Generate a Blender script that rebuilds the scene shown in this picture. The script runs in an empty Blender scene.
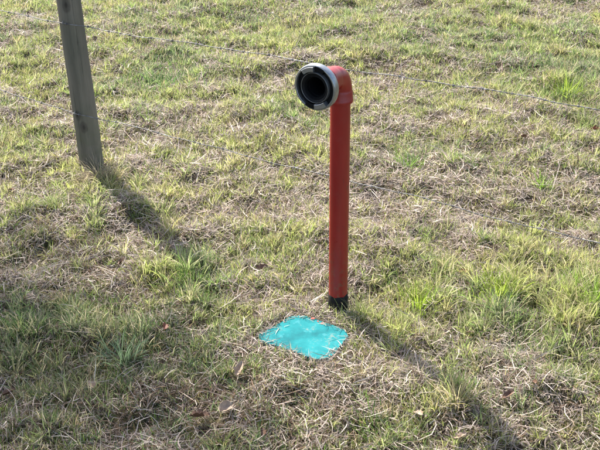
import bpy, bmesh, math, random
import numpy as np
from mathutils import Vector, Matrix

scene = bpy.context.scene
R = math.radians

# ------------------------------------------------------------------ camera
F_PX, PITCH, CAM_H = 1036.0, R(26.9), 2.25          # focal length in photo pixels (600 wide)
cam_data = bpy.data.cameras.new('camera')
cam = bpy.data.objects.new('camera', cam_data)
scene.collection.objects.link(cam)
cam.location = (0, 0, CAM_H)
cam.rotation_euler = (math.pi / 2 - PITCH, 0, 0)
cam_data.sensor_width = 36.0
cam_data.lens = F_PX / 600.0 * 36.0
cam_data.clip_end = 2000.0
scene.camera = cam

# ------------------------------------------------------------------ sky, sun, exposure
SUN_AZ, SUN_EL = R(-32.0), R(43.0)                  # azimuth measured from +Y towards +X
world = bpy.data.worlds.new('World')
scene.world = world
world.use_nodes = True
wn = world.node_tree
sky = wn.nodes.new('ShaderNodeTexSky')
sky.sky_type = 'NISHITA'
sky.sun_disc = False
sky.sun_elevation = SUN_EL
sky.sun_rotation = SUN_AZ
sky.dust_density = 2.5
sky.ozone_density = .8
bg = wn.nodes['Background']
bg.inputs['Strength'].default_value = 0.12
wn.links.new(sky.outputs[0], bg.inputs['Color'])

sun_data = bpy.data.lights.new('sun', 'SUN')
sun_data.energy = 4.8
sun_data.angle = R(0.5)
sun_data.color = (1.0, 0.945, 0.86)
sun = bpy.data.objects.new('sun', sun_data)
scene.collection.objects.link(sun)
to_sun = Vector((math.sin(SUN_AZ) * math.cos(SUN_EL), math.cos(SUN_AZ) * math.cos(SUN_EL), math.sin(SUN_EL)))
sun.rotation_euler = to_sun.to_track_quat('Z', 'Y').to_euler()
sun.location = to_sun * 20

scene.view_settings.view_transform = 'Standard'
scene.view_settings.look = 'None'
scene.view_settings.exposure = 1.58
scene.view_settings.gamma = 1.0
scene.view_settings.use_curve_mapping = False

rng = np.random.default_rng(7)
random.seed(7)
COL = scene.collection


# ------------------------------------------------------------------ helpers
def px(x, y, z=0.0):
    """where the sight line through a photo pixel meets height z"""
    u, v = (x - 300) / F_PX, (225 - y) / F_PX
    r = (u, math.cos(PITCH) + v * math.sin(PITCH), -math.sin(PITCH) + v * math.cos(PITCH))
    t = (CAM_H - z) / -r[2]
    return np.array((r[0] * t, r[1] * t, z))


def _hash(ix, iy, seed):
    n = (ix.astype(np.int64) * 374761393 + iy.astype(np.int64) * 668265263 + seed * 974634777) & 0xffffffff
    n = ((n ^ (n >> 13)) * 1274126177) & 0xffffffff
    return ((n ^ (n >> 16)) & 0xffff) / 65535.0


def noise(x, y, scale, seed):
    """smooth value noise, 0..1"""
    x = np.asarray(x, float) / scale
    y = np.asarray(y, float) / scale
    x, y = x * .8 + y * .6, y * .8 - x * .6
    ix, iy = np.floor(x), np.floor(y)
    fx, fy = x - ix, y - iy
    fx, fy = fx * fx * (3 - 2 * fx), fy * fy * (3 - 2 * fy)
    a, b = _hash(ix, iy, seed), _hash(ix + 1, iy, seed)
    c, d = _hash(ix, iy + 1, seed), _hash(ix + 1, iy + 1, seed)
    return (a * (1 - fx) + b * fx) * (1 - fy) + (c * (1 - fx) + d * fx) * fy


SLAB = [px(253, 338, .02)[:2], px(297, 312.5, .02)[:2], px(353, 332, .02)[:2], px(326, 363, .02)[:2]]
SLAB_C = sum(SLAB) / 4
PIPE = px(338, 308)[:2]
POST = px(91.5, 168)[:2]


def ground(x, y):
    x = np.asarray(x, float)
    y = np.asarray(y, float)
    near = np.clip((20 - np.hypot(x, y - 5)) / 8, 0, 1)
    z = (noise(x, y, .55, 1) - .5) * .055 + (noise(x, y, .2, 2) - .5) * .06 + (noise(x, y, .085, 3) - .5) * .036
    z = z * near
    sd = np.full(x.shape, 1e9)
    for i in range(4):
        a, b = SLAB[i], SLAB[(i + 1) % 4]
        e = (b - a) / np.linalg.norm(b - a)
        nrm = np.array([e[1], -e[0]])
        if np.dot(SLAB_C - a, nrm) < 0: nrm = -nrm
        sd = np.minimum(sd, (x - a[0]) * nrm[0] + (y - a[1]) * nrm[1])
    inside = np.clip((sd + .03) / .03, 0, 1)                 # 1 over the slab, 0 from 3 cm outside it
    away = np.clip((-sd - .03) / .25, 0, 1)
    return (z * away + .012 * (1 - away)) * (1 - inside) - .012 * inside


def tag(o, label=None, cat=None, group=None, kind=None):
    if label: o['label'] = label
    if cat: o['category'] = cat
    if group: o['group'] = group
    if kind: o['kind'] = kind
    return o


def link(name, me, mat, parent=None):
    if mat is not None:
        me.materials.clear()
        me.materials.append(mat)
    o = bpy.data.objects.new(name, me)
    COL.objects.link(o)
    if parent is not None:
        o.parent = parent
    return o


def from_bm(name, bm, mat, parent=None, smooth=True, sharp=35):
    bmesh.ops.recalc_face_normals(bm, faces=bm.faces)
    me = bpy.data.meshes.new(name)
    bm.to_mesh(me)
    bm.free()
    if smooth:
        me.polygons.foreach_set('use_smooth', [True] * len(me.polygons))
        me.set_sharp_from_angle(angle=R(sharp))
    return link(name, me, mat, parent)


def empty(name, loc):
    o = bpy.data.objects.new(name, None)
    o.empty_display_size = .1
    o.location = loc
    COL.objects.link(o)
    return o


def lathe(bm, prof, M=Matrix(), n=48, close=False):
    """revolve (radius, height) pairs about the local z axis"""
    rings = []
    for r, z in prof:
        rings.append([bm.verts.new(M @ Vector((r * math.cos(2 * math.pi * k / n), r * math.sin(2 * math.pi * k / n), z))) for k in range(n)])
    pairs = list(zip(rings[:-1], rings[1:]))
    if close:
        pairs.append((rings[-1], rings[0]))
    for a, b in pairs:
        for k in range(n):
            bm.faces.new((a[k], a[(k + 1) % n], b[(k + 1) % n], b[k]))
    return rings


def cap(bm, ring):
    bm.faces.new(ring)


def tube(bm, pts, rad, n=8, caps=True):
    pts = [Vector(p) for p in pts]
    rings = []
    up = Vector((0.0, 0.0, 1.0))
    for i, p in enumerate(pts):
        t = (pts[min(i + 1, len(pts) - 1)] - pts[max(i - 1, 0)]).normalized()
        a = up - t * up.dot(t)
        if a.length < 1e-3:
            a = Vector((1, 0, 0)) - t * t.x
        a.normalize()
        up = a
        b = t.cross(a)
        r = rad[i] if hasattr(rad, '__len__') else rad
        rings.append([bm.verts.new(p + (a * math.cos(2 * math.pi * k / n) + b * math.sin(2 * math.pi * k / n)) * r) for k in range(n)])
    for a, b in zip(rings[:-1], rings[1:]):
        for k in range(n):
            bm.faces.new((a[k], a[(k + 1) % n], b[(k + 1) % n], b[k]))
    if caps:
        bm.faces.new(rings[0])
        bm.faces.new(rings[-1])


# ------------------------------------------------------------------ materials
def new_mat(name):
    m = bpy.data.materials.new(name)
    m.use_nodes = True
    nt = m.node_tree
    return m, nt, nt.nodes['Principled BSDF'], nt.nodes['Material Output']


def N(nt, typ, **kw):
    n = nt.nodes.new(typ)
    for k, v in kw.items():
        setattr(n, k, v)
    return n


def noise_tex(nt, scale, detail=6, rough=.6, vec=None, stretch=None):
    t = N(nt, 'ShaderNodeTexNoise')
    t.inputs['Scale'].default_value = scale
    t.inputs['Detail'].default_value = detail
    t.inputs['Roughness'].default_value = rough
    if vec is None:
        vec = N(nt, 'ShaderNodeTexCoord').outputs['Object']
    if stretch:
        mp = N(nt, 'ShaderNodeMapping')
        mp.inputs['Scale'].default_value = stretch
        nt.links.new(vec, mp.inputs['Vector'])
        vec = mp.outputs['Vector']
    nt.links.new(vec, t.inputs['Vector'])
    return t


def ramp(nt, fac, stops):
    r = N(nt, 'ShaderNodeValToRGB')
    e = r.color_ramp.elements
    while len(e) < len(stops):
        e.new(.5)
    for el, (p, c) in zip(e, stops):
        el.position = p
        el.color = (*c, 1) if len(c) == 3 else c
    nt.links.new(fac, r.inputs['Fac'])
    return r


def mix(nt, fac, a, b, mode='MIX'):
    m = N(nt, 'ShaderNodeMix', data_type='RGBA', blend_type=mode)
    for s, v in ((m.inputs['Factor'], fac), (m.inputs['A'], a), (m.inputs['B'], b)):
        if hasattr(v, 'links'):
            nt.links.new(v, s)
        elif isinstance(v, (int, float)):
            s.default_value = v
        else:
            s.default_value = (*v, 1)
    return m.outputs['Result']


def bump(nt, bsdf, height, strength=.4, dist=.01):
    b = N(nt, 'ShaderNodeBump')
    b.inputs['Strength'].default_value = strength
    b.inputs['Distance'].default_value = dist
    nt.links.new(height, b.inputs['Height'])
    nt.links.new(b.outputs['Normal'], bsdf.inputs['Normal'])


def blade_mat(name, transl, rough=.5, spec=.35, tint=(1, 1, 1)):
    m, nt, p, out = new_mat(name)
    at = N(nt, 'ShaderNodeAttribute', attribute_name='blade_colour')
    nt.links.new(at.outputs['Color'], p.inputs['Base Color'])
    p.inputs['Roughness'].default_value = rough
    p.inputs['Specular IOR Level'].default_value = spec
    tr = N(nt, 'ShaderNodeBsdfTranslucent')
    nt.links.new(mix(nt, 1.0, at.outputs['Color'], tint, 'MULTIPLY'), tr.inputs['Color'])
    mx = N(nt, 'ShaderNodeMixShader')
    mx.inputs['Fac'].default_value = transl
    nt.links.new(p.outputs[0], mx.inputs[1])
    nt.links.new(tr.outputs[0], mx.inputs[2])
    nt.links.new(mx.outputs[0], out.inputs['Surface'])
    return m


M_GRASS = blade_mat('grass_blade', .5, tint=(1.55, 1.6, 1.35))
M_STRAW = blade_mat('dry_grass_blade', .3, .55, .3)


def soil_mat():
    m, nt, p, out = new_mat('soil_and_thatch')
    a = noise_tex(nt, 9, 5)
    b = noise_tex(nt, 90, 8, .7)
    c1 = ramp(nt, b.outputs['Fac'], [(.3, (.025, .018, .012)), (.5, (.065, .048, .032)), (.7, (.17, .13, .09))])
    c2 = ramp(nt, b.outputs['Fac'], [(.3, (.03, .028, .012)), (.55, (.09, .095, .03)), (.75, (.2, .18, .08))])
    r = ramp(nt, a.outputs['Fac'], [(.42, (0, 0, 0)), (.6, (1, 1, 1))])
    nt.links.new(mix(nt, r.outputs['Color'], c1.outputs['Color'], c2.outputs['Color']), p.inputs['Base Color'])
    p.inputs['Roughness'].default_value = .95
    p.inputs['Specular IOR Level'].default_value = .1
    bump(nt, p, b.outputs['Fac'], .8, .02)
    return m


def red_pipe_mat():
    m, nt, p, out = new_mat('red_paint')
    a = noise_tex(nt, 14, 6, .65, stretch=(1, 1, .35))
    base = ramp(nt, a.outputs['Fac'], [(.3, (.235, .011, .010)), (.55, (.28, .0135, .012)), (.75, (.32, .02, .017))])
    scr = noise_tex(nt, 60, 4, .75, stretch=(1, 1, .18))
    sr = ramp(nt, scr.outputs['Fac'], [(.60, (0, 0, 0)), (.67, (1, 1, 1))])
    patch = noise_tex(nt, 8, 3)
    pr = ramp(nt, patch.outputs['Fac'], [(.47, (0, 0, 0)), (.6, (.85, .85, .85))])
    fac = mix(nt, 1.0, sr.outputs['Color'], pr.outputs['Color'], 'MULTIPLY')
    c = mix(nt, fac, base.outputs['Color'], (.05, .02, .015))
    dust = noise_tex(nt, 35, 8, .7)
    dr = ramp(nt, dust.outputs['Fac'], [(.55, (0, 0, 0)), (.85, (.16, .16, .16))])
    c = mix(nt, dr.outputs['Color'], c, (.25, .10, .07))
    sep = N(nt, 'ShaderNodeSeparateXYZ')
    nt.links.new(N(nt, 'ShaderNodeTexCoord').outputs['Object'], sep.inputs[0])
    mz = N(nt, 'ShaderNodeMapRange')
    mz.inputs['From Min'].default_value = .34
    mz.inputs['From Max'].default_value = .05
    nt.links.new(sep.outputs['Z'], mz.inputs['Value'])
    mud = noise_tex(nt, 48, 7, .75)
    mr = ramp(nt, mud.outputs['Fac'], [(.52, (0, 0, 0)), (.62, (.75, .75, .75))])
    mf = mix(nt, 1.0, mr.outputs['Color'], mz.outputs['Result'], 'MULTIPLY')
    c = mix(nt, mf, c, (.13, .075, .045))
    nt.links.new(c, p.inputs['Base Color'])
    rr = ramp(nt, dust.outputs['Fac'], [(.3, (.26, .26, .26)), (.7, (.42, .42, .42))])
    nt.links.new(rr.outputs['Color'], p.inputs['Roughness'])
    p.inputs['Specular IOR Level'].default_value = .5
    bump(nt, p, dust.outputs['Fac'], .03, .002)
    return m


def plain_mat(name, dark, light, scale, rough=.6, metal=0.0, spec=.5, bstr=.15, bdist=.002):
    m, nt, p, out = new_mat(name)
    a = noise_tex(nt, scale, 8, .65)
    c = ramp(nt, a.outputs['Fac'], [(.32, dark), (.68, light)])
    nt.links.new(c.outputs['Color'], p.inputs['Base Color'])
    rr = ramp(nt, a.outputs['Fac'], [(.3, (rough + .08,) * 3), (.7, (rough - .08,) * 3)])
    nt.links.new(rr.outputs['Color'], p.inputs['Roughness'])
    p.inputs['Metallic'].default_value = metal
    p.inputs['Specular IOR Level'].default_value = spec
    bump(nt, p, a.outputs['Fac'], bstr, bdist)
    return m


M_SOIL = soil_mat()
M_RED = red_pipe_mat()
M_ALU = plain_mat('cast_aluminium', (.24, .245, .25), (.38, .38, .385), 70, .34, .75, .5, .2, .002)
M_RUBBER = plain_mat('black_rubber', (.0025, .0025, .003), (.007, .007, .008), 60, .65, 0, .2)
M_BLACK = plain_mat('black_plastic_sleeve', (.006, .006, .006), (.02, .018, .016), 40, .7, 0, .2)
M_BORE = plain_mat('dark_bore', (.003, .003, .0035), (.007, .007, .008), 60, .6, 0, .12)
M_WIRE = plain_mat('galvanised_wire', (.05, .045, .042), (.30, .29, .28), 16, .55, .35, .5, .1, .001)
M_STONE = plain_mat('pale_stone', (.26, .21, .17), (.42, .36, .30), 60, .85, 0, .3, .5, .004)


def slab_mat():
    m, nt, p, out = new_mat('turquoise_paint')
    a = noise_tex(nt, 9, 8, .65)
    c = ramp(nt, a.outputs['Fac'], [(.35, (.004, .095, .108)), (.5, (.007, .15, .162)), (.65, (.014, .19, .20))])
    ch = noise_tex(nt, 26, 7, .7)
    cr = ramp(nt, ch.outputs['Fac'], [(.58, (0, 0, 0)), (.64, (.8, .8, .8))])
    c2 = mix(nt, cr.outputs['Color'], c.outputs['Color'], (.035, .20, .22))
    d = noise_tex(nt, 17, 9, .75, stretch=(1, 1, 1))
    dr = ramp(nt, d.outputs['Fac'], [(.59, (0, 0, 0)), (.70, (.75, .75, .75))])
    c3 = mix(nt, dr.outputs['Color'], c2, (.25, .22, .17))
    nt.links.new(c3, p.inputs['Base Color'])
    p.inputs['Roughness'].default_value = .8
    p.inputs['Specular IOR Level'].default_value = .12
    bump(nt, p, ch.outputs['Fac'], .25, .003)
    return m


def wood_mat():
    m, nt, p, out = new_mat('weathered_post_wood')
    tc = N(nt, 'ShaderNodeTexCoord').outputs['Object']
    a = noise_tex(nt, 22, 8, .65, tc, (1, 1, .05))
    b = noise_tex(nt, 4, 4, .6, tc, (1, 1, .5))
    f = noise_tex(nt, 120, 5, .7, tc, (1, 1, .04))
    c1 = ramp(nt, a.outputs['Fac'], [(.28, (.12, .104, .082)), (.5, (.175, .155, .124)), (.75, (.24, .212, .17))])
    c2 = ramp(nt, b.outputs['Fac'], [(.35, (.75, .78, .70)), (.65, (1.1, 1.05, 1.0))])
    c = mix(nt, 1.0, c1.outputs['Color'], c2.outputs['Color'], 'MULTIPLY')
    cr = ramp(nt, f.outputs['Fac'], [(.60, (0, 0, 0)), (.70, (.75, .75, .75))])
    c = mix(nt, cr.outputs['Color'], c, (.05, .042, .034))
    g = noise_tex(nt, 10, 5, .6, tc)
    sep = N(nt, 'ShaderNodeSeparateXYZ')
    nt.links.new(tc, sep.inputs[0])
    zr = N(nt, 'ShaderNodeMapRange')
    zr.inputs['From Min'].default_value = .42
    zr.inputs['From Max'].default_value = .0
    nt.links.new(sep.outputs['Z'], zr.inputs['Value'])
    al = ramp(nt, g.outputs['Fac'], [(.4, (0, 0, 0)), (.65, (.7, .7, .7))])
    fac = mix(nt, 1.0, al.outputs['Color'], zr.outputs['Result'], 'MULTIPLY')
    c = mix(nt, fac, c, (.09, .11, .045))
    nd = noise_tex(nt, 30, 4, .6, tc)
    for az, z, sc in ((-88, .258, 1.0), (-114, .325, .9), (-98, .905, 1.1)):    # knots grown in the wood
        sb = N(nt, 'ShaderNodeVectorMath', operation='SUBTRACT')
        nt.links.new(tc, sb.inputs[0])
        sb.inputs[1].default_value = (.0615 * math.cos(R(az)), .0615 * math.sin(R(az)), z)
        ml = N(nt, 'ShaderNodeVectorMath', operation='MULTIPLY')
        nt.links.new(sb.outputs[0], ml.inputs[0])
        ml.inputs[1].default_value = (1 / sc, 1 / sc, .6 / sc)
        ln = N(nt, 'ShaderNodeVectorMath', operation='LENGTH')
        nt.links.new(ml.outputs[0], ln.inputs[0])
        ad = N(nt, 'ShaderNodeMath', operation='MULTIPLY_ADD')
        nt.links.new(nd.outputs['Fac'], ad.inputs[0])
        ad.inputs[1].default_value = .014
        nt.links.new(ln.outputs['Value'], ad.inputs[2])
        kr = ramp(nt, ad.outputs[0], [(.0, (.9, .9, .9)), (.013, (.85, .85, .85)), (.018, (.35, .35, .35)), (.0215, (.6, .6, .6)), (.030, (0, 0, 0))])
        c = mix(nt, kr.outputs['Color'], c, (.04, .032, .025))
    nt.links.new(c, p.inputs['Base Color'])
    p.inputs['Roughness'].default_value = .85
    p.inputs['Specular IOR Level'].default_value = .25
    bump(nt, p, f.outputs['Fac'], .5, .006)
    return m


def leaf_mat(name, a, b):
    m, nt, p, out = new_mat(name)
    n = noise_tex(nt, 55, 6, .65)
    c = ramp(nt, n.outputs['Fac'], [(.3, a), (.7, b)])
    nt.links.new(c.outputs['Color'], p.inputs['Base Color'])
    p.inputs['Roughness'].default_value = .6
    tr = N(nt, 'ShaderNodeBsdfTranslucent')
    nt.links.new(c.outputs['Color'], tr.inputs['Color'])
    mx = N(nt, 'ShaderNodeMixShader')
    mx.inputs['Fac'].default_value = .2
    nt.links.new(p.outputs[0], mx.inputs[1])
    nt.links.new(tr.outputs[0], mx.inputs[2])
    nt.links.new(mx.outputs[0], out.inputs['Surface'])
    bump(nt, p, n.outputs['Fac'], .4, .003)
    return m


M_SLAB = slab_mat()
M_WOOD = wood_mat()
M_LEAF = {'brown': leaf_mat('brown_leaf', (.10, .05, .028), (.21, .115, .065)),
          'tan': leaf_mat('tan_leaf', (.28, .19, .125), (.44, .33, .235)),
          'red': leaf_mat('reddish_leaf', (.17, .05, .025), (.30, .10, .05))}

# ------------------------------------------------------------------ ground: one sheet out to the horizon
def axis_coords(lo, hi, step, far):
    c = list(np.arange(lo, hi + step / 2, step))
    s, v = step, hi
    while v < far:
        s *= 1.35
        v += s
        c.append(v)
    s, v = step, lo
    while v > -far:
        s *= 1.35
        v -= s
        c.insert(0, v)
    return np.array(c)


gx, gy = axis_coords(-4.2, 4.2, .04, 600), axis_coords(2.0, 10.4, .04, 600)
X, Y = np.meshgrid(gx, gy)
Z = ground(X, Y)
nv, nx, ny = X.size, len(gx), len(gy)
me = bpy.data.meshes.new('ground')
me.vertices.add(nv)
me.vertices.foreach_set('co', np.stack([X, Y, Z], -1).astype(np.float32).ravel())
I = np.arange(nv).reshape(ny, nx)
quads = np.stack([I[:-1, :-1], I[:-1, 1:], I[1:, 1:], I[1:, :-1]], -1).reshape(-1, 4)
me.loops.add(quads.size)
me.loops.foreach_set('vertex_index', quads.ravel().astype(np.int32))
me.polygons.add(len(quads))
me.polygons.foreach_set('loop_start', np.arange(0, quads.size, 4, dtype=np.int32))
me.polygons.foreach_set('use_smooth', np.ones(len(quads), bool))
me.update(calc_edges=True)
tag(link('ground', me, M_SOIL), 'bare soil and thatch under the meadow grass', None, None, 'structure')

# ------------------------------------------------------------------ red standpipe with hose coupling
PR = .0385                                            # pipe radius
AX_Z = 1.015                                          # height of the outlet axis
PHI = R(32)                                           # outlet turned towards the viewer and left
zg = float(ground(*PIPE))
sp = empty('standpipe', (PIPE[0], PIPE[1], zg))
sp.rotation_euler = (0, R(-.35), 0)
tag(sp, 'upright red hydrant standpipe with elbow and grey hose coupling', 'standpipe')
H = AX_Z - zg
bm = bmesh.new()
lathe(bm, [(PR, .055), (PR, H - .07), (PR - .004, H - .07), (PR - .004, .055)], n=56, close=True)
from_bm('pipe', bm, M_RED, sp)
bm = bmesh.new()
rg = lathe(bm, [(PR + .0015, -.06), (PR + .0025, .05), (PR + .0015, .084), (PR + .0003, .086), (PR + .0003, .06)], n=48)
for ring in rg[2:4]:
    for k, v in enumerate(ring):
        v.co.z += .003 * math.sin(k * .13 + 1) + .0015 * math.sin(k * .9) + random.uniform(-.0012, .0012)
from_bm('base_sleeve', bm, M_BLACK, sp)

# elbow: swept quarter bend with wider sockets at both ends
d = Vector((-math.sin(PHI), -math.cos(PHI), 0))
side = Vector((math.cos(PHI), -math.sin(PHI), 0))
ER, BR = .0425, .058
bm = bmesh.new()
rings = []
path = []                                             # (centre, tangent, radius)
path += [(Vector((0, 0, H - .108)), Vector((0, 0, 1)), r) for r in (PR + .0004, .0455, .0478)]
path += [(Vector((0, 0, H - .1055)), Vector((0, 0, 1)), .0482), (Vector((0, 0, H - .098)), Vector((0, 0, 1)), .0482),
         (Vector((0, 0, H - .095)), Vector((0, 0, 1)), .0465), (Vector((0, 0, H - .07)), Vector((0, 0, 1)), .0462), (Vector((0, 0, H - .064)), Vector((0, 0, 1)), ER + .0015)]
for k in range(0, 13):
    a = math.pi / 2 * k / 12
    c = Vector((0, 0, H - BR)) + d * (BR * (1 - math.cos(a))) + Vector((0, 0, 1)) * (BR * math.sin(a))
    t = Vector((0, 0, 1)) * math.cos(a) + d * math.sin(a)
    path.append((c, t, ER))
for off, r in ((.062, ER + .0015), (.067, .0462), (.095, .0465), (.098, .0485), (.106, .0485), (.109, .0478), (.109, .041)):
    path.append((Vector((0, 0, H)) + d * off, d, r))
for c, t, r in path:
    e2 = t.cross(side).normalized()
    rings.append([bm.verts.new(c + (side * math.cos(2 * math.pi * k / 56) + e2 * math.sin(2 * math.pi * k / 56)) * r) for k in range(56)])
for a, b in zip(rings[:-1], rings[1:]):
    for k in range(56):
        bm.faces.new((a[k], a[(k + 1) % 56], b[(k + 1) % 56], b[k]))
elbow = from_bm('elbow', bm, M_RED, sp, sharp=50)

# frame of the outlet: local z runs out along d
Mo = Matrix.Translation(Vector((0, 0, H))) @ Matrix((side, d.cross(side), d)).transposed().to_4x4()
bm = bmesh.new()
lathe(bm, [(.041, .095), (.0425, .112), (.0425, .148), (.036, .148), (.036, .095)], Mo, 56, True)
from_bm('spigot', bm, M_RED, sp)

# coupling: a cast ring with two hooked lugs, rubber seal and dark bore
CO = .0852
bm = bmesh.new()
lathe(bm, [(.046, .143), (.060, .146), (.078, .155), (.083, .158), (CO, .162), (CO, .183), (.0843, .1865), (.0825, .188),
           (.0780, .188), (.0770, .187), (.0770, .171), (.0705, .169), (.046, .169)], Mo, 72, True)
coupling = from_bm('coupling', bm, M_ALU, sp, sharp=40)


def arc_block(bm, r0, r1, z0, z1, a0, a1, n=10, bev=.0012):
    va = []
    for k in range(n + 1):
        a = a0 + (a1 - a0) * k / n
        ca, sa = math.cos(a), math.sin(a)
        va.append([bm.verts.new(Mo @ Vector((r * ca, r * sa, z))) for r, z in
                   ((r0, z0), (r1, z0), (r1, z1 - bev), (r1 - bev, z1), (r0 + bev, z1), (r0, z1 - bev))])
    for p, q in zip(va[:-1], va[1:]):
        for k in range(6):
            bm.faces.new((p[k], p[(k + 1) % 6], q[(k + 1) % 6], q[k]))
    bm.faces.new(va[0])
    bm.faces.new(va[-1])


for base in (R(112), R(292)):
    bm = bmesh.new()
    arc_block(bm, .0605, .0775, .1695, .1955, base - R(20), base + R(20))
    from_bm('lug', bm, M_ALU, coupling, sharp=40)
    bm = bmesh.new()
    arc_block(bm, .064, .0815, .1705, .1886, base - R(52), base - R(23))
    from_bm('lug_slot_shade', bm, M_BORE, coupling, sharp=40)  # raised near-black block; its colour stands in for the shade in a recess
bm = bmesh.new()
lathe(bm, [(.0568, .165), (.0568, .188), (.0562, .189), (.0553, .189), (.0545, .188), (.0545, .165)], Mo, 64, True)
from_bm('inner_rim', bm, M_ALU, coupling)
bm = bmesh.new()
lathe(bm, [(.0769, .1705), (.0769, .1735), (.0580, .1735), (.0580, .1705)], Mo, 64, True)
from_bm('groove', bm, M_RUBBER, coupling)
bm = bmesh.new()
lathe(bm, [(.0543, .160), (.0543, .1885), (.0530, .1895), (.0470, .186), (.0440, .182), (.0440, .160)], Mo, 64, True)
from_bm('rubber_seal', bm, M_RUBBER, coupling)
bm = bmesh.new()
rg = lathe(bm, [(.0450, .1815), (.0448, .1845), (.0425, .185), (.0415, .183), (.0395, .178), (.0378, .178), (.0378, .165), (.0350, .165), (.0348, .150), (.0345, .149), (.034, .08), (.033, .055)], Mo, 56)
cap(bm, rg[-1])
from_bm('bore', bm, M_BORE, coupling)

# ------------------------------------------------------------------ turquoise slab flush with the turf
sl = empty('cover_slab', (SLAB_C[0], SLAB_C[1], 0))
tag(sl, 'turquoise painted square slab lying flush in grass before the standpipe', 'slab')
bm = bmesh.new()
top, bot, mid = [], [], []
poly = []
ctr = SLAB_C
cs = [np.array(c) - ctr for c in SLAB]
for i in range(4):
    a, b = cs[i], cs[(i + 1) % 4]
    for t in np.linspace(.13, .87, 9):
        q = a * (1 - t) + b * t
        poly.append(q * (1 + rng.normal(0, .014)))
for q in poly:
    bot.append(bm.verts.new((q[0] * 1.01, q[1] * 1.01, -.03)))
    mid.append(bm.verts.new((q[0] * 1.005, q[1] * 1.005, .0165)))
    top.append(bm.verts.new((q[0] * .99, q[1] * .99, .02)))
n = len(poly)
for k in range(n):
    j = (k + 1) % n
    bm.faces.new((bot[k], bot[j], mid[j], mid[k]))
    bm.faces.new((mid[k], mid[j], top[j], top[k]))
bm.faces.new(top)
bm.faces.new(bot[::-1])
from_bm('slab', bm, M_SLAB, sl, True, 40)
M_REDSPOT = plain_mat('red_paint_spot', (.40, .03, .02), (.55, .06, .04), 90, .6)
for (qx, qy, rr) in ((312.5, 318.5, .008), (322, 323.5, .0075), (318, 321.5, .004)):
    q = px(qx, qy, .02)
    bm = bmesh.new()
    vs = [bm.verts.new((q[0] - ctr[0] + math.cos(k * .5236) * rr * (1 + .3 * random.uniform(-1, 1)), q[1] - ctr[1] + math.sin(k * .5236) * rr * (1 + .3 * random.uniform(-1, 1)),   .0212)) for k in range(12)]
    bm.faces.new(vs)
    from_bm('paint_spot', bm, M_REDSPOT, sl, False)

# ------------------------------------------------------------------ fence: posts and two wires
FA = np.array(POST)
FB = px(600, 111, .82)[:2]
FD = (FB - FA) / np.linalg.norm(FB - FA)


def make_post(loc, lean, label, seed):
    z0 = float(ground(*loc))
    p = empty('fence_post', (loc[0], loc[1], z0))
    p.rotation_euler = lean
    tag(p, label, 'fence post', 'wooden posts of the wire fence')
    rs = random.Random(seed)
    n, zs = 120, [-.25] + list(np.linspace(0, 1.22, 42)) + [1.235, 1.24]
    cracks = [(-60, .45, 1.24, .003), (-120, .0, .5, .003), (-94, .6, 1.0, .0018), (60, .2, 1.24, .009), (150, .3, 1.1, .006)]
    bm = bmesh.new()
    rings = []
    for i, z in enumerate(zs):
        r = .0625 - .004 * max(z, 0)
        if i == len(zs) - 2: r -= .004
        if i == len(zs) - 1: r -= .012
        ox, oy = .004 * math.sin(z * 4 + seed), .004 * math.cos(z * 3.1 + seed)
        rings.append([bm.verts.new((ox + (r + .0014 * math.sin(2 * a + seed) + .0005 * math.sin(9 * a + z * 2 + seed)) * math.cos(a),
                                    oy + (r + .0014 * math.sin(2 * a + seed) + .0005 * math.sin(9 * a + z * 2 + seed)) * math.sin(a), z))
                      for a in [2 * math.pi * k / n for k in range(n)]])
        for (ca, za, zb_, dep) in cracks:                # drying checks cut into the wood
            if za < z < zb_:
                k = int(round((ca + 2.5 * math.sin(z * 9 + ca)) / 360 * n)) % n
                dd = dep * min(1, (z - za) / .1, (zb_ + .05 - z) / .1)
                v = rings[-1][k]
                v.co.x -= v.co.x / r * dd
                v.co.y -= v.co.y / r * dd
    for a, b in zip(rings[:-1], rings[1:]):
        for k in range(n):
            bm.faces.new((a[k], a[(k + 1) % n], b[(k + 1) % n], b[k]))
    bm.faces.new(rings[-1])
    bm.faces.new(rings[0])
    from_bm('post', bm, M_WOOD, p, True, 65)
    return p


L_post = float(np.linalg.norm(FB - FA))
main_post = make_post(FA, (R(-.5), R(-1.7), 0), 'round weathered grey wooden fence post standing left of the standpipe', 1)
make_post(FA - FD * 3.6, (R(.6), R(.8), 0), 'round wooden fence post farther along the wires, out beyond the left edge', 2)
make_post(FA + FD * 3.75, (R(-.4), R(.9), 0), 'round wooden fence post nearer the viewer, out beyond the right edge', 3)

FN = np.array([FD[1], -FD[0]])                          # towards the viewer
if FN[1] > 0: FN = -FN


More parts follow.
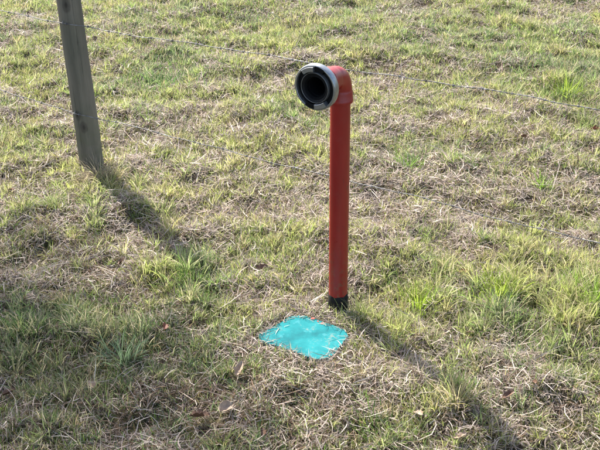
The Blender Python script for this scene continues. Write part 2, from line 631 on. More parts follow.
def make_wire(z_post, z_right, left_rise, label, seed):
    rs = random.Random(seed)
    w = empty('barbed_wire', (FA[0], FA[1], 0))
    tag(w, label, 'wire', 'wires of the fence')
    zg0 = 0
    s0, s1 = -3.66, 3.81
    slope = (z_right - z_post) / L_post
    off = FN * .0655

    def centre(s):
        span = 3.7
        ph = (s / span) % 1.0
        sag = -.004 * 4 * ph * (1 - ph)
        wob = .004 * math.sin(s * 5.1 + seed) - .004 * math.sin(seed) + .003 * math.sin(s * 11.7 + seed * 2) + .0015 * math.sin(s * 31 + seed)
        zz = z_post + (slope * s if s > 0 else -left_rise * s) + sag + wob
        lean = -math.tan(R(1.7)) * z_post
        return Vector((FD[0] * s + off[0] + lean * max(0, 1 - abs(s) / 1.5), FD[1] * s + off[1] + .003 * math.sin(s * 7), zz))
    step = .0045
    ns = int((s1 - s0) / step)
    up = Vector((0, 0, 1))
    t = Vector((FD[0], FD[1], 0))
    b = t.cross(up)
    for k in range(2):
        bm = bmesh.new()
        pts = []
        for i in range(ns + 1):
            s = s0 + i * step
            a = 2 * math.pi * s / .055 + k * math.pi
            pts.append(centre(s) + (up * math.cos(a) + b * math.sin(a)) * .0014)
        tube(bm, pts, .0013, 5)
        from_bm('strand', bm, M_WIRE, w, True, 80)
    # barbs: two turns round the strands with four cut points
    s = s0 + .1
    while s < s1 - .05:
        c = centre(s)
        bm = bmesh.new()
        pts = []
        a0 = rs.uniform(0, 6.28)
        pts.append(c + (up * math.cos(a0) + b * math.sin(a0)) * .0035 + (up * -math.sin(a0) + b * math.cos(a0)) * -.013 - t * .003)
        for i in range(17):
            a = a0 + i / 16 * 4 * math.pi
            pts.append(c + (up * math.cos(a) + b * math.sin(a)) * .0045 + t * (-.003 + .006 * i / 16))
        pts.append(pts[-1] + (up * -math.sin(a0) + b * math.cos(a0)) * .013)
        tube(bm, pts, [.0004] + [.0011] * 17 + [.0004], 5)
        from_bm('barb', bm, M_WIRE, w, True, 80)
        s += rs.uniform(.12, .135)
    return centre(0)


zb = float(ground(*FA))
h1 = .812
h2 = .335
make_wire(h1, .857, .005, 'upper barbed wire strand nailed to the post, passing behind the coupling', 3)
make_wire(h2, .292, .06, 'lower barbed wire strand nailed low on the post, running just above grass', 5)
# staples holding the wires on the middle post
for z in (h1, h2):
    bm = bmesh.new()
    pts = []
    for k in range(9):
        a = math.pi * k / 8
        pts.append((0, -.007 * math.sin(a) - .004 * (1 if 0 < k < 8 else -2), .010 * math.cos(a)))
    tube(bm, pts, .0016, 6)
    s = from_bm('staple', bm, M_WIRE, main_post)
    s.location = (FN[0] * .0625, FN[1] * .0625, z - zb)
    s.rotation_euler = (0, 0, math.atan2(FN[1], FN[0]) + math.pi / 2)


# ------------------------------------------------------------------ grass: fields over the ground
def patch_field(x, y, patches):
    out = np.zeros_like(x)
    for (qx, qy, rx, ry, amt) in patches:
        c = px(qx, qy)
        l, r = px(qx - rx, qy)[0], px(qx + rx, qy)[0]
        n_, f_ = px(qx, qy + ry)[1], px(qx, max(qy - ry, -150))[1]
        sx, sy = (r - l) / 2, (f_ - n_) / 2
        out += amt * np.exp(-(((x - c[0]) / sx) ** 2 + ((y - c[1]) / sy) ** 2))
    return out


DRY = [(60, 245, 90, 38, .55), (470, 182, 110, 28, .7), (180, 120, 90, 24, .38), (260, 175, 70, 30, .4), (310, 415, 110, 45, .6),
       (100, 275, 80, 25, .35), (400, 375, 75, 30, .65), (520, 385, 60, 35, .3), (300, 280, 60, 18, .25), (360, 210, 40, 30, .2), (480, 330, 50, 12, .2),
       (70, 345, 90, 38, -.5), (60, 420, 70, 30, -.1), (160, 75, 60, 16, -.45), (500, 70, 120, 40, -.35), (320, 30, 260, 30, -.12), (555, 90, 50, 22, -.35),
       (420, 270, 120, 28, -.28), (560, 320, 60, 50, -.3), (190, 270, 45, 25, -.3), (40, 170, 60, 30, -.3), (250, 225, 60, 16, -.2), (460, 410, 50, 30, -.15)]
GRN = [(300, 20, 400, 45, .22), (70, 350, 130, 55, 1.0), (150, 400, 100, 50, .5), (60, 430, 90, 25, .25), (165, 75, 60, 18, .45), (510, 60, 130, 40, .3), (565, 85, 35, 20, .4), (150, 250, 50, 25, -.1), (190, 275, 40, 25, .3),
       (430, 260, 130, 40, -.35), (250, 220, 120, 40, -.4), (60, 180, 70, 35, -.3), (400, 120, 160, 40, -.2), (530, 330, 80, 50, -.05), (270, 345, 40, 10, .1)]


DULL = [(60, 255, 90, 35, .5), (120, 300, 110, 40, .5), (100, 400, 160, 60, .75), (240, 400, 80, 40, .5), (420, 430, 150, 30, .3)]  # browner, greyer litter, with the shade of the lower field painted into it


def dryness(x, y):
    n = .28 * noise(x, y, .42, 11) + .38 * noise(x, y, .14, 12) + .34 * noise(x, y, .06, 13)
    return np.clip(.61 + (n - .5) * 2.2 + .85 * patch_field(x, y, DRY), 0.05, .92)


def gaps(x, y):
    """1 in the sward, falling to 0 in small worn hollows"""
    n = .6 * noise(x, y, .075, 51) + .4 * noise(x, y, .2, 52)
    return np.clip((n - .27) / .14, .12, 1)


def greenness(x, y):
    n = .6 * noise(x, y, .35, 21) + .4 * noise(x, y, .12, 22)
    return np.clip(.33 + (n - .5) * 1.4 + patch_field(x, y, GRN), 0, 1)


def weight(x, y):
    """how densely the sward is built: full where the viewer stands close, thinner far off and to the sides"""
    hw = .29 + .26 * y
    edge = np.clip(1 - (np.abs(x) - hw - .35) / .5, .35, 1)
    edge = np.where(np.abs(x) > hw + 1.5, 0, edge)
    return edge * np.clip((3.6 / y) ** .75, 0, 1)


def in_slab(x, y, grow=0.0):
    ok = np.ones_like(x, bool)
    for i in range(4):
        a, b = SLAB[i], SLAB[(i + 1) % 4]
        e = (b - a) / np.linalg.norm(b - a)
        nrm = np.array([e[1], -e[0]])
        if np.dot(SLAB_C - a, nrm) < 0: nrm = -nrm
        ok &= ((x - a[0]) * nrm[0] + (y - a[1]) * nrm[1]) > -grow
    return ok


def blocked(x, y, shrink=.012):
    return in_slab(x, y, -shrink) | (np.hypot(x - PIPE[0], y - PIPE[1]) < .043) | (np.hypot(x - POST[0], y - POST[1]) < .064)


def scatter(n, dens):
    """n candidate points, kept with probability dens(x, y)"""
    x = rng.uniform(-4.3, 4.3, n)
    y = rng.uniform(2.15, 9.9, n)
    k = rng.random(n) < dens(x, y)
    return x[k], y[k]


class Sward:
    """collects ribbon blades and writes them as one mesh with a colour per corner point"""
    def __init__(self):
        self.v, self.c, self.v2, self.c2 = [], [], [], []

    def add(self, base, az, L, w, th0, kap, daz, twist, c0, c1, floor=None, ts=(0, .38, .72, 1.0), wp=(1, .92, .62), simple=False):
        n = len(az)
        p = base.copy()
        cen = [p.copy()]
        for i in range(3):
            tm, dt = (ts[i] + ts[i + 1]) / 2, ts[i + 1] - ts[i]
            th = th0 + kap * tm
            a = az + daz * tm
            stp = L * dt
            p = p + np.stack([np.sin(th) * np.cos(a) * stp, np.sin(th) * np.sin(a) * stp, np.cos(th) * stp], -1)
            if floor is not None:
                g = ground(p[:, 0], p[:, 1]) + floor
                s_ = in_slab(p[:, 0], p[:, 1], .01)
                g = np.where(s_, np.maximum(g, .0225 + floor * .5), g)
                p[:, 2] = np.maximum(p[:, 2], g)
            cen.append(p.copy())
        V = np.empty((n, 7, 3), np.float32)
        C = np.empty((n, 7, 4), np.float32)
        C[..., 3] = 1
        for i in range(4):
            th = th0 + kap * ts[i]
            a = az + daz * ts[i]
            sd = np.stack([-np.sin(a), np.cos(a), np.zeros(n)], -1)
            nm = np.stack([-np.cos(th) * np.cos(a), -np.cos(th) * np.sin(a), np.sin(th)], -1)
            tw = twist * (0.4 + ts[i])
            s = sd * np.cos(tw)[:, None] + nm * np.sin(tw)[:, None]
            col = c0 * (1 - ts[i]) + c1 * ts[i]
            if i < 3:
                V[:, 2 * i] = cen[i] + s * (w * wp[i] / 2)[:, None]
                V[:, 2 * i + 1] = cen[i] - s * (w * wp[i] / 2)[:, None]
                C[:, 2 * i, :3] = col
                C[:, 2 * i + 1, :3] = col
            else:
                V[:, 6] = cen[i]
                C[:, 6, :3] = col
        f_ = (base[:, 1] > 5.2) | simple                            # far blades keep one bend only
        self.v.append(V[~f_])
        self.c.append(C[~f_])
        pick = [0, 1, 2, 3, 6]
        self.v2.append(V[f_][:, pick])
        self.c2.append(C[f_][:, pick])

    def build(self, name, mat, parent=None, origin=None):
        V, C = np.concatenate(self.v), np.concatenate(self.c)
        V2, C2 = np.concatenate(self.v2), np.concatenate(self.c2)
        n, n2_ = len(V), len(V2)
        V = np.concatenate([V.reshape(-1, 3), V2.reshape(-1, 3)])
        C = np.concatenate([C.reshape(-1, 4), C2.reshape(-1, 4)])
        if origin is not None:
            V = V - np.asarray(origin, np.float32)
        me = bpy.data.meshes.new(name)
        me.vertices.add(len(V))
        me.vertices.foreach_set('co', V.ravel().astype(np.float32))
        pat = np.array([0, 1, 3, 2, 2, 3, 5, 4, 4, 5, 6], np.int32)
        pat2 = np.array([0, 1, 3, 2, 2, 3, 4], np.int32)
        loops = np.concatenate([(np.arange(n, dtype=np.int32)[:, None] * 7 + pat).ravel(),
                                (n * 7 + np.arange(n2_, dtype=np.int32)[:, None] * 5 + pat2).ravel()])
        me.loops.add(len(loops))
        me.loops.foreach_set('vertex_index', loops)
        st = np.concatenate([(np.arange(n, dtype=np.int32)[:, None] * 11 + np.array([0, 4, 8], np.int32)).ravel(),
                             (n * 11 + np.arange(n2_, dtype=np.int32)[:, None] * 7 + np.array([0, 4], np.int32)).ravel()])
        me.polygons.add(len(st))
        me.polygons.foreach_set('loop_start', st)
        me.polygons.foreach_set('use_smooth', np.ones(len(st), bool))
        me.update(calc_edges=True)
        at = me.color_attributes.new('blade_colour', 'FLOAT_COLOR', 'POINT')
        at.data.foreach_set('color', np.clip(C, 0, 1).ravel())
        return link(name, me, mat, parent)


C_FRESH = np.array([.085, .165, .036])
C_BLUE = np.array([.07, .125, .062])
C_LIME = np.array([.215, .245, .065])
C_OLIVE = np.array([.22, .185, .085])
C_STRAW = np.array([.58, .465, .385])
C_PALE = np.array([.66, .57, .47])
C_GREY = np.array([.44, .36, .315])
C_BROWN = np.array([.20, .13, .08])


def lerp(a, b, t):
    t = np.asarray(t)[:, None]
    return a * (1 - t) + b * t


def green_colour(x, y, jit=.22):
    n = len(x)
    g = np.clip(greenness(x, y) + rng.normal(0, jit, n), 0, 1)
    c = lerp(C_LIME, C_FRESH, np.clip(g * 1.25, 0, 1))
    c = lerp(c, C_BLUE, np.clip((g - .72) * 2.2, 0, .7))
    ol = rng.random(n) < .22
    c[ol] = lerp(c[ol], C_OLIVE, rng.uniform(.4, 1, ol.sum()))
    return c * (rng.uniform(.72, 1.25, n) * (1 - .35 * np.clip(patch_field(x, y, [(70, 370, 150, 70, 1.0)]), 0, 1)))[:, None]  # last factor paints the lower-left shade into the green


def dry_colour(x, y):
    n = len(x)
    r = rng.random(n) * 1.06
    r = np.clip(r + patch_field(x, y, DULL) * rng.random(n), 0, 1)
    c = np.where((r < .40)[:, None], C_STRAW, np.where((r < .62)[:, None], C_PALE, np.where((r < .88)[:, None], C_GREY, C_BROWN)))
    return c * rng.uniform(.7, 1.15, n)[:, None]


# --- tufts of live blades
grass = Sward()
tx, ty = scatter(30000, lambda x, y: (1.05 - dryness(x, y)) ** 1.1 * 1.15 * np.clip(weight(x, y) * 1.15, 0, 1) * .62)
nb = (rng.integers(9, 30, len(tx)) * np.where(rng.random(len(tx)) < .25, 2.0, 1.0)).astype(int)
tid = np.repeat(np.arange(len(tx)), nb)
TALL = [(150, 225, 30, 16, .5), (185, 270, 35, 20, .2), (425, 300, 60, 22, .3), (365, 312, 18, 12, .5), (500, 300, 60, 20, .35), (480, 405, 40, 30, .5), (575, 330, 50, 50, .3),
        (440, 360, 30, 15, .4), (560, 85, 50, 22, .4), (40, 340, 80, 30, .3), (115, 185, 20, 10, .6)]
th_ = rng.uniform(.65, 1.3, len(tx)) * (.6 + .5 * noise(tx, ty, .3, 31) + patch_field(tx, ty, TALL))
trad = rng.uniform(.008, .022, len(tx)) * np.sqrt(nb / 16)
tlean = rng.uniform(0, 6.283, len(tx))
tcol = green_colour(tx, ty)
rr = np.abs(rng.normal(0, 1, len(tid))) * trad[tid]
aa = rng.uniform(0, 6.283, len(tid))
bx, by = tx[tid] + rr * np.cos(aa), ty[tid] + rr * np.sin(aa)
k = ~blocked(bx, by)
tid, rr, aa, bx, by = tid[k], rr[k], aa[k], bx[k], by[k]
n = len(tid)
base = np.stack([bx, by, ground(bx, by) - .004], -1)
far = np.clip(by / 4.0, .9, 1.9)
c = tcol[tid] * rng.uniform(.75, 1.25, n)[:, None]
tipdry = (rng.random(n) < .33)
ctip = lerp(c * 1.15, np.tile(C_STRAW, (n, 1)), np.where(tipdry, rng.uniform(.3, .95, n), .08))
cb = lerp(c, np.tile(C_STRAW * .75, (n, 1)), rng.uniform(0, .45, n))
grass.add(base, aa + rng.normal(0, .6, n), th_[tid] * rng.uniform(.035, .105, n), rng.uniform(.0022, .0043, n) * far ** .4,
          np.abs(rng.normal(.08, .18, n)) + rr * 5, rng.uniform(.1, 1.5, n), rng.normal(0, .4, n), rng.normal(0, .9, n), cb, ctip)
n_tuft = n

# --- single live blades between the tufts
x, y = scatter(1150000, lambda x, y: np.clip(1.25 - dryness(x, y), .15, 1) * weight(x, y) * .95 * gaps(x, y))
k = ~blocked(x, y)
x, y = x[k], y[k]
n = len(x)
base = np.stack([x, y, ground(x, y) - .003], -1)
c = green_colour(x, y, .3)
ctip = lerp(c * 1.1, np.tile(C_STRAW, (n, 1)), np.where(rng.random(n) < .35, rng.uniform(.2, .9, n), .05))
grass.add(base, rng.uniform(0, 6.283, n), rng.uniform(.022, .06, n) * (.7 + .6 * noise(x, y, .12, 33)), rng.uniform(.0020, .0036, n) * np.clip(y / 4, .9, 1.9) ** .4,
          np.abs(rng.normal(.2, .22, n)), rng.uniform(0, 1.2, n), rng.normal(0, .6, n), rng.normal(0, 1, n), c, ctip, simple=True)
n_single = n
o = grass.build('meadow_grass', M_GRASS)
tag(o, 'short green and yellow-green grass growing over the whole field', 'grass', None, 'stuff')

# --- dead straw: lying stems, matted thatch, upright dead blades
straw = Sward()
x, y = scatter(420000, lambda x, y: (.08 + 1.25 * dryness(x, y) ** 1.7) * weight(x, y) * .95 * gaps(x, y) ** .5)
k = ~blocked(x, y, .03)
x, y = x[k], y[k]
n = len(x)
lift = rng.uniform(0, 1, n) ** 2 * .028
base = np.stack([x, y, ground(x, y) + .002 + lift], -1)
c = dry_colour(x, y)
grain = 6.283 * noise(x, y, .5, 41) * 2
az = np.where(rng.random(n) < .35, grain + rng.normal(0, .4, n), rng.uniform(0, 6.283, n))
Ls = 1.0 * np.exp(rng.normal(math.log(.05), .5, n)).clip(.02, .2)
ex, ey = x + Ls * np.cos(az), y + Ls * np.sin(az)
keep = ~(in_slab(ex, ey, -.03) & (rng.random(n) < .85))
base, az, Ls, c, x, y = base[keep], az[keep], Ls[keep], c[keep], x[keep], y[keep]
n = len(x)
straw.add(base, az, Ls, rng.uniform(.0016, .0036, n) * np.clip(y / 4, .9, 1.9) ** .5,
          rng.normal(1.42, .28, n).clip(.5, 1.9), rng.normal(.15, .35, n), rng.normal(0, .9, n), rng.normal(0, 1, n), c * .9, c, floor=.0025, wp=(1, 1, .8))
x, y = scatter(430000, lambda x, y: (.35 + .6 * dryness(x, y)) * weight(x, y) * 1.0 * gaps(x, y))
k = ~blocked(x, y)
x, y = x[k], y[k]
n2 = len(x)
base = np.stack([x, y, ground(x, y) - .003], -1)
c = dry_colour(x, y)
straw.add(base, rng.uniform(0, 6.283, n2), rng.uniform(.025, .07, n2), rng.uniform(.0018, .0038, n2) * np.clip(y / 4, .9, 1.9) ** .5,
          np.abs(rng.normal(.3, .3, n2)), rng.uniform(.1, 1.6, n2), rng.normal(0, .7, n2), rng.normal(0, 1, n2), c * .8, c, simple=True)
# straws and blades that hang over the edges of the slab
pe, pa = [], []
for i in range(4):
    a_, b_ = SLAB[i], SLAB[(i + 1) % 4]
    e_ = (b_ - a_) / np.linalg.norm(b_ - a_)
    nr = np.array([e_[1], -e_[0]])
    if np.dot(SLAB_C - a_, nr) > 0: nr = -nr
    t_ = rng.random(50)
    pe.append(a_ + (b_ - a_) * t_[:, None] + nr * np.abs(rng.normal(0, .02, 50))[:, None])
    pa.append(math.atan2(e_[1], e_[0]) + rng.normal(0, .4, 50) + math.pi * rng.integers(0, 2, 50))
pe, pa = np.concatenate(pe), np.concatenate(pa)
m_ = len(pe)
c_ = dry_colour(pe[:, 0], pe[:, 1])
straw.add(np.stack([pe[:, 0], pe[:, 1], ground(pe[:, 0], pe[:, 1]) + rng.random(m_) * .02], -1), pa, rng.uniform(.03, .10, m_), rng.uniform(.0018, .0038, m_),
          rng.normal(1.2, .3, m_), rng.normal(.5, .4, m_), rng.normal(0, 1.2, m_), rng.normal(0, 1, m_), c_ * .7, c_ * .8, floor=.004)
o = straw.build('dry_grass', M_STRAW)
tag(o, 'dead straw and matted dry grass lying between the green blades', 'dry grass', None, 'stuff')
print('BLADES', n_tuft, n_single, n, n2)


# --- matted litter right on the soil: short flat bits, one quad each
x, y = scatter(400000, lambda x, y: np.clip(weight(x, y) * .9, 0, 1))
k = ~blocked(x, y, .02)
x, y = x[k], y[k]
m_ = len(x)
az = rng.uniform(0, 6.283, m_)
Lh, wh = rng.uniform(.010, .030, m_), rng.uniform(.0010, .0021, m_) * np.clip(y / 4, .9, 1.9) ** .5
tilt = rng.normal(0, .35, m_)
dx = np.stack([np.cos(az) * np.cos(tilt), np.sin(az) * np.cos(tilt), np.sin(tilt)], -1) * Lh[:, None]
sx_ = np.stack([-np.sin(az), np.cos(az), rng.normal(0, .5, m_)], -1) * wh[:, None]
cc = np.stack([x, y, ground(x, y) + .003 + rng.random(m_) ** 2 * .014], -1)
V = np.stack([cc - dx - sx_, cc - dx + sx_, cc + dx + sx_ * .6, cc + dx - sx_ * .6], 1).astype(np.float32)
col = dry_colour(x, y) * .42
gmask = rng.random(m_) < .25 * (1 - dryness(x, y))
col[gmask] = green_colour(x[gmask], y[gmask])
me = bpy.data.meshes.new('litter')
me.vertices.add(m_ * 4)
me.vertices.foreach_set('co', V.ravel())
me.loops.add(m_ * 4)
me.loops.foreach_set('vertex_index', np.arange(m_ * 4, dtype=np.int32))
me.polygons.add(m_)
me.polygons.foreach_set('loop_start', np.arange(0, m_ * 4, 4, dtype=np.int32))
me.update(calc_edges=True)
at = me.color_attributes.new('blade_colour', 'FLOAT_COLOR', 'POINT')
at.data.foreach_set('color', np.concatenate([np.repeat(col, 4, 0), np.ones((m_ * 4, 1))], 1).astype(np.float32).ravel())
o = link('plant_litter', me, M_STRAW)
tag(o, 'matted bits of dead grass covering the soil', 'litter', None, 'stuff')


# ------------------------------------------------------------------ single tufts that stand out
def tuft(name, qx, qy, nb, hgt, rad, col, label, wid=.0042, spread=.35, kap=(.2, 1.4), mat=None, cjit=.2, tip=None, avoid=True):
    c0 = px(qx, qy)
    o = empty(name, (c0[0], c0[1], float(ground(c0[0], c0[1]))))
    tag(o, label, 'grass tuft', 'grass tufts that stand out in the field')
    s = Sward()
    r = np.abs(rng.normal(0, rad, nb))
    a = rng.uniform(0, 6.283, nb)
    x, y = c0[0] + r * np.cos(a), c0[1] + r * np.sin(a)
    if avoid:
        k = ~blocked(x, y, .005)
        x, y, r, a = x[k], y[k], r[k], a[k]
    n = len(x)
    c = np.tile(np.array(col), (n, 1)) * rng.uniform(1 - cjit, 1 + cjit, n)[:, None]
    tp = c * 1.15 if tip is None else lerp(c, np.tile(np.array(tip), (n, 1)), rng.uniform(0, .9, n))
    s.add(np.stack([x, y, ground(x, y) - .004], -1), a + rng.normal(0, .5, n), hgt * rng.uniform(.5, 1.1, n), wid * rng.uniform(.6, 1.1, n),
          np.abs(rng.normal(spread * .6, spread * .6, n)), rng.uniform(*kap, n), rng.normal(0, .4, n), rng.normal(0, .7, n), c * .85, tp)
    b = tag(s.build('blades', mat or M_GRASS, o, (c0[0], c0[1], o.location.z)), kind='stuff')
    return o


tuft('grass_tuft', 567, 96, 110, .20, .05, (.19, .25, .04), 'tall bright lime-green grass tuft at the upper right', .0062, .45)
tuft('grass_tuft', 165, 80, 320, .10, .13, (.08, .16, .045), 'low wide deep-green grass tuft right of the post under the upper wire', .0045, .5)
tuft('grass_tuft', 124, 362, 90, .13, .035, (.15, .21, .13), 'pale bluish-green grass tuft in the lower left', .0050, .5)
tuft('grass_tuft', 362, 312, 130, .13, .035, (.12, .17, .035), 'tall thin grass tuft growing against the right side of the standpipe base', .0032, .3, tip=C_STRAW)
tuft('grass_tuft', 418, 303, 150, .125, .05, (.17, .23, .035), 'upright yellow-green grass tuft to the right of the standpipe', .0038, .28)
tuft('grass_tuft', 188, 284, 170, .085, .075, (.08, .135, .032), 'dense dark green grass tuft midway between post and turquoise slab', .0036, .45)
tuft('grass_tuft', 498, 296, 170, .12, .06, (.18, .24, .035), 'upright yellow-green grass tuft below the lower wire at the right', .0038, .3)
tuft('grass_tuft', 408, 166, 110, .11, .05, (.10, .165, .035), 'green grass tuft just right of the standpipe between the two wires', .004, .4)
tuft('grass_tuft', 541, 190, 60, .12, .03, (.13, .205, .04), 'small vivid green grass tuft above the lower wire at the right', .005, .4)
tuft('grass_tuft', 101, 180, 330, .17, .055, (.33, .27, .18), 'dry straw tuft leaning against the foot of the fence post', .0034, .6, (.2, 2.4), M_STRAW, .4)
tuft('grass_tuft', 25, 330, 260, .10, .09, (.06, .115, .035), 'dark green grass tuft at the left edge of the picture', .0036, .55)
tuft('grass_tuft', 375, 430, 140, .09, .07, (.08, .14, .035), 'low dark green grass tuft near the bottom below the slab', .0036, .55)
tuft('grass_tuft', 590, 310, 160, .13, .07, (.16, .25, .035), 'long green grass tuft at the right edge level with the standpipe foot', .004, .4)


# ------------------------------------------------------------------ fallen leaves, stone
def leaf_mesh(seed, curl, lobed):
    rs = random.Random(seed)
    bm = bmesh.new()
    nu, nvv = 10, 7
    grid = []
    for i in range(nu + 1):
        t = i / nu
        wv = math.sin(math.pi * t ** .8) ** .75 * .42 * (1 + (.22 * math.sin(t * 21 + seed) if lobed else .05 * math.sin(t * 30)))
        row = []
        for j in range(nvv):
            s = (j / (nvv - 1)) * 2 - 1
            xx = t - .5
            yy = s * wv * .62
            zz = curl * (yy * yy * 2.2 + .35 * xx * xx) + abs(yy) * .35 + .03 * math.sin(9 * t + 5 * s + seed) + curl * .12 * s * xx
            row.append(bm.verts.new((xx, yy, zz + .004 * rs.uniform(-1, 1))))
        grid.append(row)
    for a, b in zip(grid[:-1], grid[1:]):
        for j in range(nvv - 1):
            bm.faces.new((a[j], a[j + 1], b[j + 1], b[j]))
    bmesh.ops.remove_doubles(bm, verts=bm.verts, dist=1e-4)
    bmesh.ops.solidify(bm, geom=bm.faces[:], thickness=.008)
    return bm


LEAVES = [(200, 420, .072, 'brown', 1.2, 20, 'dark curled brown leaf, left one of the pair at the bottom edge'),
          (226, 414, .085, 'tan', .7, 60, 'pale tan leaf with a pointed tip near the bottom edge below the slab'),
          (262, 434, .038, 'brown', 1.6, 100, 'small dark curled leaf at the bottom right of the pale tan leaf'),
          (240, 374, .065, 'tan', 1.0, 75, 'pale crumpled leaf standing in straw below the left slab corner'),
          (8, 388, .055, 'brown', 1.2, 30, 'curled brown leaf at the left edge near the bottom'),
          (165, 332, .045, 'red', .8, 95, 'reddish brown leaf upright in grass left of the slab'),
          (163, 363, .035, 'brown', 1.0, 10, 'small dark brown leaf below the reddish leaf left of the slab'),
          (92, 388, .045, 'tan', .8, 140, 'beige crumpled leaf amid green grass in the lower left'),
          (12, 195, .03, 'red', .6, 10, 'tiny orange-red leaf in grass at the left edge by the post'),
          (36, 258, .05, 'tan', .7, 70, 'pale tan leaf in the brown straw under the post'),
          (446, 333, .04, 'tan', .7, 20, 'small pale leaf lying in straw right of the slab'),
          (470, 332, .038, 'tan', .6, 160, 'small light leaf farther right of the slab in yellow grass'),
          (508, 402, .055, 'brown', .9, 35, 'light brown leaf in grass at the lower right'),
          (533, 391, .03, 'brown', 1.5, 120, 'small dark curled leaf at the lower right above the light brown leaf'),
          (460, 443, .05, 'tan', .6, 25, 'whitish tan leaf at the bottom edge right of centre'),
          (261, 265, .06, 'brown', .8, 15, 'flat russet brown leaf left of the standpipe foot'),
          (464, 132, .06, 'brown', 1.2, 80, 'dark brown curled leaf right of the coupling under the upper wire'),
          (524, 139, .05, 'brown', 1.4, 30, 'dark brown leaf farther right under the upper wire'),
          (463, 273, .04, 'red', .8, 10, 'reddish brown leaf below the lower wire at the right'),
          (122, 262, .05, 'brown', .8, 50, 'dull brown leaf next to the pale pebble'),
          (595, 133, .055, 'red', .9, 0, 'orange-brown leaf at the right edge under the upper wire'),
          (418, 420, .045, 'tan', .8, 130, 'beige leaf in the straw at the bottom right of the slab'),
          (92, 30, .04, 'tan', .6, 40, 'small pinkish leaf right behind the post above the upper wire')]
shapes = {}
for i, (qx, qy, size, kind, curl, rot, label) in enumerate(LEAVES):
    key = (i % 6)
    c = px(qx, qy, .02)
    bm = leaf_mesh(i * 7 + 3, curl * (.8 + .4 * random.random()), i % 3 != 1)
    bmesh.ops.scale(bm, vec=(size * 1.0,) * 3, verts=bm.verts)
    o = from_bm('fallen_leaf', bm, M_LEAF[kind], None, True, 60)
    o.location = (c[0], c[1], float(ground(c[0], c[1])) + .030)
    o.rotation_euler = (R(random.uniform(-28, 28)), R(random.uniform(-30, 20)), R(rot))
    tag(o, label, 'leaf', 'dead leaves fallen in the grass')

c = px(127, 251)
bm = bmesh.new()
bmesh.ops.create_icosphere(bm, subdivisions=3, radius=1)
for v in bm.verts:
    q = v.co
    v.co = q * (1 + .10 * math.sin(3 * q.x + 1) + .07 * math.sin(5 * q.y + 2 * q.z))
bmesh.ops.scale(bm, vec=(.017, .014, .012), verts=bm.verts)
o = from_bm('pebble', bm, M_STONE, None, True, 80)
o.location = (c[0], c[1], float(ground(c[0], c[1])) + .02)
tag(o, 'small pale rounded pebble in dry grass below the post', 'pebble')

# a bare twig standing in the upper right field, dead stems on the ground
def stem(name, p0, p1, rad, bend, label, z0=.0, z1=.02):
    a = px(p0[0], p0[1]); b = px(p1[0], p1[1])
    a[2] = float(ground(a[0], a[1])) + z0
    b[2] = float(ground(b[0], b[1])) + z1
    m = (a + b) / 2 + np.array([bend, bend * .5, abs(bend) * .4 + .004])
    o = empty(name, tuple(a))
    tag(o, label, 'dry stem', 'long dead stems in the field')
    pts = []
    for k in range(13):
        t = k / 12
        q = a * (1 - t) ** 2 + 2 * m * t * (1 - t) + b * t * t
        pts.append(q - a)
    bm = bmesh.new()
    tube(bm, pts, [rad * (1 - .6 * k / 12) for k in range(13)], 6)
    s = from_bm('stalk', bm, M_STEM, o, True, 80)
    return o


M_STEM = plain_mat('dead_stem', (.26, .21, .15), (.50, .43, .33), 80, .7, 0, .3, .2, .001)
M_TWIG = plain_mat('dark_twig', (.05, .035, .025), (.10, .075, .055), 80, .8, 0, .3, .3, .001)
stem('dry_stem', (262, 364), (302, 356), .0012, .01, 'thin pale stem lying across the front left of the slab', .03, .05)
stem('dry_stem', (236, 186), (222, 158), .0018, .01, 'long pale stem lying in straw left of the standpipe', .01, .02)
stem('dry_stem', (300, 378), (236, 400), .0022, .03, 'long pale stem lying in straw below the slab', .03, .03)
stem('dry_stem', (70, 268), (20, 285), .0022, .02, 'long pale stem in the brown straw at the left', .03, .03)
stem('dry_stem', (520, 346), (560, 322), .0018, .02, 'pale bent stem in yellow-green grass at the right', .02, .05)
stem('dry_stem', (470, 160), (440, 148), .002, .04, 'arched pale stem in the straw patch between the wires', .02, .02)
stem('dry_stem', (560, 205), (490, 178), .002, .05, 'long arched pale stem in the straw patch at the right', .02, .02)

# ------------------------------------------------------------------ unseen tree added left of the frame; its thin crown shades the lower left
M_BARK = plain_mat('bark', (.06, .048, .038), (.15, .125, .10), 12, .9, 0, .2, .8, .03)
M_TLEAF = leaf_mat('tree_leaf', (.045, .075, .02), (.085, .12, .035))
DIST = 13.0
hd = np.array([math.sin(SUN_AZ), math.cos(SUN_AZ)])


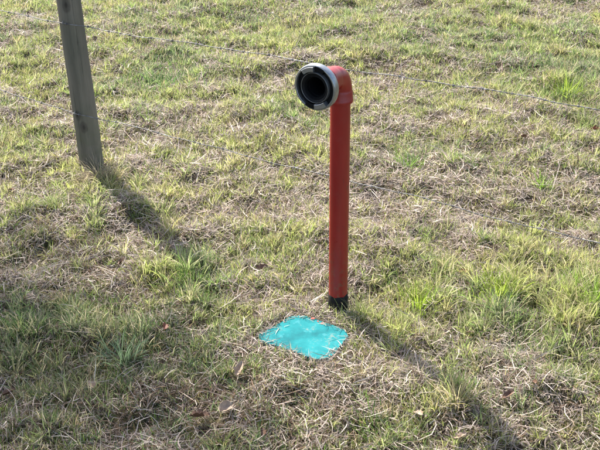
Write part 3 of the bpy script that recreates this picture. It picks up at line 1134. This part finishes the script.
def above(qx, qy, dist):
    """the point of a crown at this distance towards the sun whose shadow falls on the given spot of ground"""
    c = px(qx, qy)
    return np.array([c[0] + hd[0] * dist, c[1] + hd[1] * dist, dist * math.tan(SUN_EL)])


clumps = [(above(30, 395, DIST), .75, 260), (above(-150, 330, DIST), 1.0, 420), (above(120, 440, DIST + .4), .5, 130), (above(-60, 480, DIST - .4), .9, 320),
          (above(-330, 400, DIST), 1.2, 500), (above(-260, 560, DIST - .8), 1.2, 500), (above(-420, 250, DIST + .6), 1.1, 420), (above(10, 300, DIST + .3), .4, 80)]
cen = above(-260, 430, DIST)
root = np.array([cen[0], cen[1], 0.0])
root[2] = float(ground(root[0], root[1]))
tree = empty('tree', tuple(root))
tag(tree, 'unseen slender thin-crowned tree, added beyond the left edge to shade the lower left', 'tree')
bm = bmesh.new()
fork = Vector((cen[0], cen[1], cen[2] * .62)) - Vector(root)
tube(bm, [Vector((0, 0, -.2)), Vector((.05, .03, fork.z * .4)), Vector((-.03, .05, fork.z * .75)), fork, Vector(cen) - Vector(root) + Vector((0, 0, .8))], [.24, .19, .15, .12, .03], 14)
from_bm('trunk', bm, M_BARK, tree, True, 80)
lv = []
for c, rad, nl in clumps:
    bm = bmesh.new()
    tip = Vector(c) - Vector(root)
    tube(bm, [fork, fork.lerp(tip, .5) + Vector((0, 0, .15)), tip], [.06, .035, .012], 8)
    from_bm('limb', bm, M_BARK, tree, True, 80)
    lv.append(c - root + rng.normal(0, .5, (nl, 3)) * rad)
lv = np.concatenate(lv)
m_ = len(lv)
ax_ = rng.normal(0, 1, (m_, 3))
ax_ /= np.linalg.norm(ax_, axis=1)[:, None]
bx_ = np.cross(ax_, rng.normal(0, 1, (m_, 3)))
bx_ /= np.linalg.norm(bx_, axis=1)[:, None]
sz = rng.uniform(.05, .09, m_)[:, None]
V = np.stack([lv - ax_ * sz, lv + bx_ * sz * .5, lv + ax_ * sz, lv - bx_ * sz * .5], 1).reshape(-1, 3)
me = bpy.data.meshes.new('crown')
me.from_pydata(V.tolist(), [], np.arange(m_ * 4).reshape(-1, 4).tolist())
tag(link('crown', me, M_TLEAF, tree), kind='stuff')
